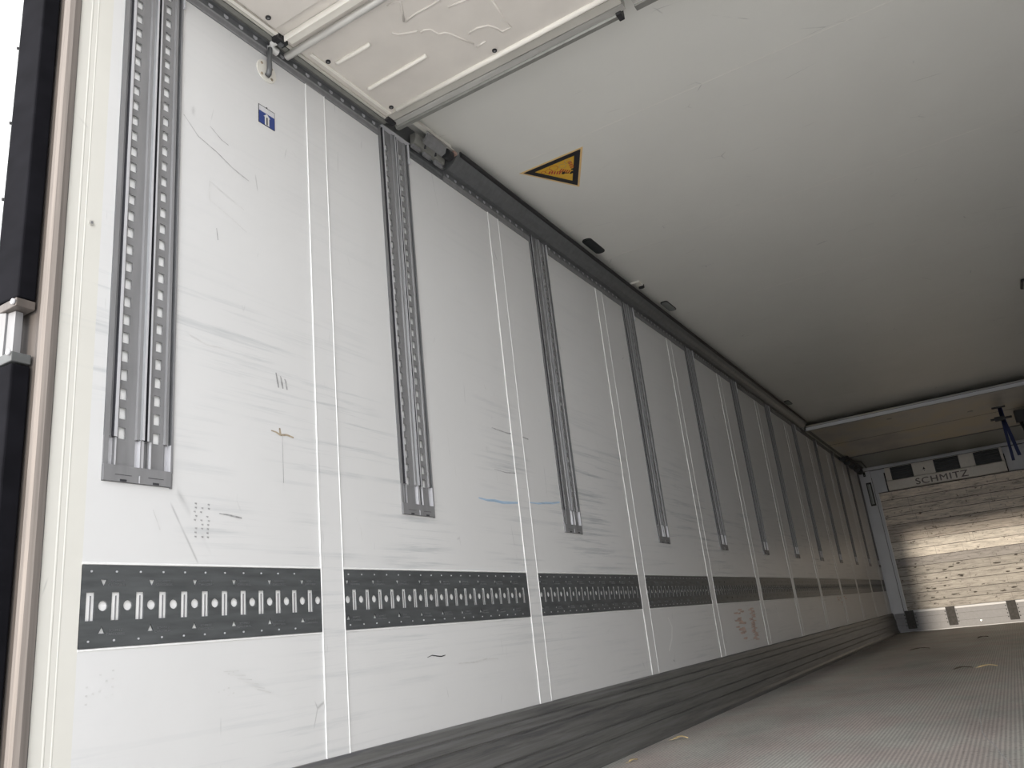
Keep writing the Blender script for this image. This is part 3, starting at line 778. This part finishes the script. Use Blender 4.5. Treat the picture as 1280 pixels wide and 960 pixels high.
for cx, cy, rr_ in ((-.06, -.022, .016), (-.03, -.03, .020), (.01, -.018, .017), (.045, -.035, .015), (-.085, -.03, .010)):
    cs = circ(cx, cy, rr_, 10)
    for p, q in zip(cs, cs[1:] + cs[:1]): bar2(p, q, .0011, 'red' if cx < -.02 else 'rust_mark')
mb.build('dart_drawing', t, fix=False)

def ceil_plate(x, y, lx, ly, m, label, nm='ceiling_plate', cat='ceiling fitting', rot=0):
    t = thing(nm, label, cat, (x, y, ZC), 'small plates on the ceiling'); t.rotation_euler.z = rot
    mb = MB(); n_ = 5; pts = []; rc = min(lx, ly) * .42
    for cx, cy, a0 in ((lx / 2 - rc, ly / 2 - rc, 0), (-lx / 2 + rc, ly / 2 - rc, 90), (-lx / 2 + rc, -ly / 2 + rc, 180), (lx / 2 - rc, -ly / 2 + rc, 270)):
        for i in range(n_): an = math.radians(a0 + 90 * i / (n_ - 1)); pts.append((cx + rc * math.cos(an), cy + rc * math.sin(an)))
    mb.prism(pts, 'z', -.006, 0, 'darkplate'); mb.build('plate_rim', t)
    mb = MB(); mb.prism([(a * .86, b * .92) for a, b in pts], 'z', -.009, -.004, m); mb.build('plate_insert', t)
ceil_plate(.120, 3.01, .055, .21, 'darkplate', 'black oblong plate on the ceiling beside the curved guide rail')
ceil_plate(.120, 4.17, .050, .20, 'greyplate', 'grey oblong plate on the ceiling, second from the warning triangle')
ceil_plate(.115, 7.66, .050, .20, 'greyplate', 'small dark plate on the ceiling close to the far folded panel')
t = thing('ceiling_sensor', 'square dark ringed fitting on the ceiling at the right photo edge', 'ceiling fitting', (2.27, 5.72, ZC))
mb = MB(); mb.box((-.07, -.10, -.02), (.07, .10, 0), 'darkplate'); mb.build('housing', t, bevel=.012)
mb = MB(); mb.box((-.055, -.085, -.024), (.055, .085, -.018), 'greyplate'); mb.build('lens', t, bevel=.004)
t = thing('rail_clip', 'tiny clip with knob on the rubber lip between the black and grey ceiling plates', 'clip', (.10, 3.68, ZC))
mb = MB(); mb.box((-.03, -.05, -.012), (.03, .02, 0), 'ivory'); mb.build('clip_base', t, bevel=.002)
mb = MB(); mb.disc((.012, .035, -.018), (0, 0, 1), .018, .018, 'darkplate', 14); mb.build('knob', t)

# ------------------------------------------------------------------ far folded partition
t = thing('folded_partition', 'wide stained folded partition panel stowed under the roof near the bulkhead', 'partition', (0, 8.72, 2.42))
mb = MB(); mb.box((.055, .04, .020), (WID - .05, 2.50, .075), 'stained'); mb.build('panel_body', t)
mb = MB(); mb.prism([(0, .012), (0, .052), (.05, .052), (.05, .018), (.03, .008)], 'x', .03, WID - .03, 'front')
mb.box((.03, -.001, .046), (WID - .03, .004, .050), 'groove'); mb.box((.03, .004, .004), (WID - .03, .03, .009), 'alu_gr'); mb.build('edge_profile', t)
mb = MB(); mb.box((.03, .0, .004), (.055, 2.5, .07), 'alu_gr'); mb.box((.060, .05, .012), (.075, 2.5, .02), 'galv_dark'); mb.build('side_frame', t)
mb = MB(); mb.box((.06, 1.27, .018), (WID - .06, 1.276, .022), 'groove'); mb.build('centre_joint', t)
mb = MB()
for x, y in ((.9, .35), (1.7, .9)):
    mb = MB(); mb.disc((x, y, .020), (0, 0, -1), .03, .004, 'alu_gr', 14); mb.build('socket_cup', t)
t = thing('roof_duct', 'dark flat air duct strip on the roof between far folded panel and bulkhead', 'air duct', (0, 11.24, 2.44))
mb = MB(); mb.prism([(0, .02), (0, .11), (1.30, .11), (1.30, .0), (.05, .0)], 'x', .08, WID - .08, 'greyplate'); mb.build('duct_body', t)
mb = MB(); mb.box((.08, .03, -.004), (WID - .08, .06, .001), 'galv_dark'); mb.build('front_lip', t)
t = thing('locking_mechanism', 'black locking mechanism at the roof corner beside the far folded panel end', 'mechanism', (.012, 10.9, 2.36))
mb = MB(); mb.prism([(.0, .03), (.05, .0), (.10, .02), (.12, .07), (.0, .07)], 'y', .1, 1.45, 'black'); mb.build('lock_body', t, bevel=.006)
mb = MB()
for y in (.25, .65, 1.1, 1.35):
    mb = MB(); mb.disc((.07, y, .005), (0, 1, 0), .045, .07, 'black', 14); mb.build('roller', t)
mb = MB(); mb.tube([(.10, .0, .03), (.15, .35, .02), (.20, .7, .04), (.19, 1.2, .02)], .010, 'black', 8); mb.build('lever', t, smooth=True)

# blue strap
t = thing('blue_strap', 'blue lashing strap hanging from a black crossbar under the far folded panel', 'strap', (1.985, 9.62, 2.43))
mb = MB()
for dx, z1, w, sw in ((-.006, -.62, .015, -.006), (.026, -.575, .018, .032)):
    pts = [(dx * .3, 0, 0), (dx * .5, .0, -.18), (dx + sw * .3, 0, -.36), (dx + sw, .0, z1)]
    for (p, q) in zip(pts, pts[1:]):
        mb.poly([(p[0] - w, p[1], p[2]), (q[0] - w, q[1], q[2]), (q[0] + w, q[1], q[2]), (p[0] + w, p[1], p[2])], 'strap')
mb.build('webbing', t, fix=False).modifiers.new('solid', 'SOLIDIFY').thickness = .004
mb = MB(); mb.box((-.075, -.012, -.02), (.06, .012, .0), 'black'); mb.box((-.115, -.014, -.150), (.095, .010, -.128), 'black'); mb.box((-.075, -.02, -.165), (.02, .014, -.115), 'black'); mb.build('crossbar', t, bevel=.003)
t = thing('roof_bracket', 'black roof bracket at the right photo edge beside the blue strap', 'bracket', (2.20, 10.2, 2.43))
mb = MB(); mb.box((-.07, -.06, -.13), (.10, .06, .012), 'black'); mb.build('bracket_body', t, bevel=.008)
mb = MB(); mb.tube([(-.02, 0, -.12), (.0, .0, -.25), (.03, .02, -.30), (.12, .03, -.36)], .022, 'black', 10); mb.build('lever', t, smooth=True)

# ------------------------------------------------------------------ bulkhead
BY = 12.70
mb = MB(); mb.box((.03, BY, .27), (.17, YF, 2.50), 'front'); mb.box((WID - .17, BY, .27), (WID - .03, YF, 2.50), 'front')
mb.box((.165, BY + .01, .27), (.172, YF, 2.3), 'groove'); struct(mb.build('trim_%d' % n, bevel=.003)); n += 1
mb = MB(); mb.box((.03, BY - .02, 2.41), (WID - .03, YF, 2.52), 'front'); mb.box((.03, BY - .022, 2.405), (WID - .03, YF, 2.41), 'groove'); struct(mb.build('trim_%d' % n)); n += 1
t = thing('plank_board', 'weathered pale wooden plank board covering the bulkhead, bright band across its middle', 'plank board', (0, 12.66, 0))
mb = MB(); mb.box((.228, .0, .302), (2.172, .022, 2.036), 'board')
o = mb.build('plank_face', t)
mb = MB(); rn = random.Random(5)
for i in range(14):
    z = .2835 + .1255 * i
    if z > .31: mb.box((.228, -.0015, z - .0035), (2.172, .0005, z + .0035), 'board_line')
    for q in range(2):
        x = rn.uniform(.4, 2.0); mb.box((x, -.001, max(z, .303)), (x + .002, .0005, min(z + .1255, 2.03)), 'board_line')
mb.build('plank_gaps', t)
mb = MB(); mb.box((.220, -.004, .298), (.230, .03, 2.04), 'bead'); mb.box((2.170, -.004, .298), (2.180, .03, 2.04), 'bead'); mb.box((.220, -.002, 2.034), (2.18, .03, 2.046), 'groove'); mb.build('edge_trim', t)
mb = MB()
for i in range(26):
    x = rn.uniform(.45, 2.1); z = .45 + rn.choice([0, .125, .25, .375, .44]) + rn.uniform(-.02, .02); w = rn.uniform(.015, .06)
    pts = [(x + w * math.cos(a) * rn.uniform(.7, 1.1), z + .010 * math.sin(a) * rn.uniform(.6, 1.3)) for a in [q * math.pi / 5 for q in range(10)]]
    mb.poly([(p[0], -.0015, p[1]) for p in pts], 'leaf_dk')
mb.build('gouges', t, fix=False)
# bottom aluminium plate and brackets
t = thing('bulkhead_kick_plate', 'pale ribbed metal plate along the foot of the bulkhead below the planks', 'kick plate', (0, BY, 0))
mb = MB(); mb.box((.035, .0, .012), (WID - .035, .034, .268), 'plate')
for z in (.10, .20): mb.box((.035, -.0008, z), (WID - .035, .0, z + .002), 'groove')
mb.build('plate_face', t)
mb = MB(); mb.disc((0, 0, 0), (0, -1, 0), .022, .012, 'galv', 14); mb.disc((0, -.012, 0), (0, -1, 0), .010, .006, 'alu', 10)
o = mb.build('round_bolt'); o.location = (1.13, BY - .001, .075); tag(o, 'single round bolt head on the pale plate at the bulkhead foot', 'bolt')
for i, x in enumerate((.24, .78, 1.545, 2.15)):
    tt = thing('channel_bracket', ['upright channel bracket at the left corner of the bulkhead foot', 'second upright channel bracket from the left at the bulkhead foot',
               'upright channel bracket right of the round bolt at the bulkhead foot', 'rightmost channel bracket at the bulkhead foot'][i], 'bracket', (x, BY, 0), 'channel brackets at the bulkhead foot')
    mb = MB(); mb.box((-.052, -.033, .05), (.052, -.024, .30), 'matt'); mb.box((-.058, -.030, .05), (-.046, -.002, .30), 'groove'); mb.box((.046, -.030, .05), (.058, -.002, .30), 'groove'); mb.box((-.055, -.031, .045), (.055, -.002, .055), 'groove')
    mb.build('channel', tt)
    for s_ in (-1, 1):
        for z in (.09, .14, .19, .24):
            mb = MB(); mb.disc((s_ * .072, -.0012, z), (0, -1, 0), .008, .008, 'groove', 8); mb.build('bolt', tt)

# evaporator housing
t = thing('evaporator_unit', 'white refrigeration evaporator with three black openings and SCHMITZ lettering', 'refrigeration unit', (0, 12.60, 0))
mb = MB()
vents = [(.47, .77), (1.07, 1.40), (1.60, 1.93)]
mb.prism([(.14, 2.048), (.0, 2.048), (.0, 2.19), (.02, 2.20), (.04, 2.205), (.14, 2.205)], 'x', .385, 1.965, 'evap')
xs = [.385] + [v for a in vents for v in a] + [1.965]
for i in range(0, len(xs), 2):
    mb.box((xs[i], .012, 2.20), (xs[i + 1], .14, 2.385), 'evap')
mb.box((.385, .05, 2.375), (1.965, .14, 2.40), 'evap')
mb.build('housing', t, bevel=.003)
for a, b in vents:
    mb = MB(); mb.box((a + .004, .03, 2.205), (b - .004, .10, 2.372), 'darkplate')
    o = mb.build('fan_opening', t)
    m2 = MB(); m2.box((a, -.02, 2.198), (b, .03, 2.206), 'darkplate'); m2.box((a, -.02, 2.372), (b, .05, 2.384), 'darkplate'); m2.box((a, -.02, 2.2), (a + .008, .05, 2.38), 'darkplate'); m2.box((b - .008, -.02, 2.2), (b, .05, 2.38), 'darkplate')
    for z in (2.25, 2.30, 2.34): m2.box((a + .02, -.005, z), (b - .02, .03, z + .006), 'black')
    m2.build('grille', o)
text_mesh('lettering', 'SCHMITZ', .130, .002, lambda a, b, tt: (1.120 + a, -.003 - tt, 2.070 + b), 'steel2', t, space=1.12, sx=1.2)
text_mesh('lettering', 'SCHMITZ', .130, .002, lambda a, b, tt: (1.1245 + a, -.0033 - tt, 2.0725 + b), 'steel2', t, space=1.12, sx=1.2)
mb = MB(); mb.poly([(.905, .010, 2.275), (.945, .010, 2.275), (.925, .010, 2.315)], 'ink'); mb.poly([(.92, .010, 2.25), (.93, .010, 2.25), (.93, .010, 2.262), (.92, .010, 2.262)], 'ink'); mb.build('warning_mark', t, fix=False)
mb = MB(); mb.box((.365, .02, 2.05), (.383, .14, 2.33), 'groove'); mb.box((.28, .06, 2.05), (.365, .14, 2.30), 'front'); mb.build('side_cheek', t)
mb = MB(); mb.box((1.968, .02, 2.05), (1.98, .14, 2.3), 'groove'); mb.box((1.98, .06, 2.05), (2.06, .14, 2.36), 'front'); mb.build('side_cheek', t)
# grille on the corner post
t = thing('post_grille', 'narrow black framed grille upright on the left bulkhead post', 'grille', (.115, BY, 1.87))
mb = MB(); mb.box((-.038, -.012, 0), (.038, .0, .36), 'black'); mb.build('grille_frame', t, bevel=.003)
mb = MB(); mb.box((-.022, -.016, .025), (.022, -.010, .335), 'greyplate'); mb.box((.004, -.018, .03), (.012, -.015, .33), 'bright'); mb.build('grille_insert', t)
t = thing('post_latch', 'tiny black latch on the bulkhead post above the framed grille', 'latch', (.085, BY, 2.33))
mb = MB(); mb.box((-.016, -.02, 0), (.016, 0, .07), 'black'); mb.build('latch_body', t, bevel=.003); mb = MB(); mb.disc((0, -.02, .02), (0, -1, 0), .008, .006, 'galv', 10); mb.build('latch_pin', t)

# ------------------------------------------------------------------ rear door post, bumpers
t = thing('stainless_corner_post', 'brushed stainless corner post running up the open rear frame', 'corner post', (0, .14, -.09))
mb = MB()
mb.prism([(.006, .026), (.006, .012), (.001, .002), (-.006, -.002), (-.018, -.002), (-.022, .004), (-.022, .026)], 'z', 0, ZC + .15, 'steel')
mb.build('rounded_edge', t)
mb = MB(); mb.prism([(-.022, .006), (-.05, .010), (-.135, .010), (-.135, .026), (-.022, .026)], 'z', 0, ZC + .15, 'steel2'); mb.build('post_face', t)
mb = MB(); mb.prism([(.0, .0262), (.0055, .0262), (.0055, .0275), (-.002, .0278)], 'z', 0, ZC + .15, 'black'); mb.build('door_seal', t)

t = thing('square_steel_tube', 'bare stepped steel tube between the upper and lower black bumpers', 'tube', (-.12, .115, 1.229))
mb = MB(); mb.prism([(-.030, .018), (-.030, -.006), (-.022, -.014), (.0, -.014), (.016, -.004), (.016, .018)], 'z', 0, .103, 'galv'); mb.build('tube_body', t)
mb = MB(); mb.prism([(.018, .02), (.018, .0), (.040, .004), (.040, .02)], 'z', 0, .103, 'galv'); mb.build('back_tube', t)
def bumper(z0, z1, label, ext, hole_z, grey):
    t = thing('rubber_bumper', label, 'bumper', (-.105, .14, z0), 'rubber bumpers on the rear frame')
    H = z1 - z0; mb = MB()
    mb.prism([(.052, .006), (.052, -.034 ), (-.034 - ext, -.040), (-.034 - ext, .006)], 'z', .010, H - .004, 'bump')
    mb.build('rubber_block', t, bevel=.004)
    mb = MB(); mb.prism([(-.034 - ext, -.040), (-.046 - ext, -.028), (-.046 - ext, .010), (-.034 - ext, .006)], 'z', .004, H, 'bump_edge')
    for z in hole_z: mb.disc((-.0385 - ext, -.038, z - z0), (-.7, -.7, 0), .004, .004, 'black', 10)
    mb.build('side_flange', t)
    mb = MB(); mb.box((-.04 - ext, -.036, -.012 if not grey else H), (.052, .006, .008 if not grey else H + .022), 'steel2' if not grey else 'bump_edge')
    mb.disc((.045, -.036, -.002 if not grey else H + .02), (0, -1, 0), .007, .006, 'bright', 10); mb.build('end_bracket', t, bevel=.002)
bumper(1.345, 2.62, 'upper black rubber bumper with screw holes down its outer edge on the rear frame', 0, (1.42, 1.63, 1.84, 2.06, 2.3), False)
bumper(-.09, 1.205, 'lower black rubber bumper reaching down out of the picture on the rear frame', .008, (1.12, .8, .4), True)

# small rivet on the frame post
mb = MB(); mb.disc((0, 0, 0), (1, 0, 0), .006, .004, 'alu', 14); mb.disc((.004, 0, 0), (1, 0, 0), .003, .0015, 'galv', 10)
o = mb.build('rivet'); o.location = (0, .228, 1.566); tag(o, 'single round rivet head on the cream frame post', 'rivet')

# ------------------------------------------------------------------ litter on the floor
def leaf(x, y, L, rot, m, label, cur=.01):
    mb = MB(); n_ = 8; top = []
    for i in range(n_ + 1):
        s_ = i / n_; w = L * .16 * math.sin(math.pi * min(1, s_ * 1.05 + .02)) ** .8 + .0006
        zc = .004 + cur * math.sin(math.pi * s_)
        top.append(((s_ - .5) * L, w, zc))
    for a, b in zip(top, top[1:]):
        mb.poly([(a[0], -a[1], a[2] + .005), (b[0], -b[1], b[2] + .005), (b[0], 0, b[2]), (a[0], 0, a[2])], m)
        mb.poly([(a[0], 0, a[2]), (b[0], 0, b[2]), (b[0], b[1], b[2] + .004), (a[0], a[1], a[2] + .004)], m)
    mb.tube([(-.5 * L - .02, 0, .003), (-.5 * L, 0, .004), (0, 0, .004 + cur)], .0011, m, 6)
    o = mb.build('dry_leaf', fix=False); o.location = (x, y, 0); o.rotation_euler.z = rot
    s = o.modifiers.new('solid', 'SOLIDIFY'); s.thickness = .0008
    tag(o, label, 'leaf', 'dry leaves on the floor')
leaf(.145, 3.10, .07, .3, 'leaf', 'pale dry leaf on the floor close to the dark kick rail')
leaf(1.35, 5.90, .12, .1, 'leaf', 'pale brown dry leaf on the floor below the bulkhead, with a dark twin beside it')
leaf(1.20, 5.88, .12, .3, 'leaf_dk', 'dark dry leaf lying left of the pale brown one')
leaf(.70, 8.43, .18, .2, 'leaf_dk', 'dark leaf scrap far in, left of centre on the floor')
leaf(1.22, 9.6, .16, .9, 'leaf_dk', 'dark leaf scrap nearest the bulkhead foot')
leaf(.14, 2.55, .05, 1.2, 'leaf', 'tiny pale leaf nearest the picture bottom edge on the floor', .004)
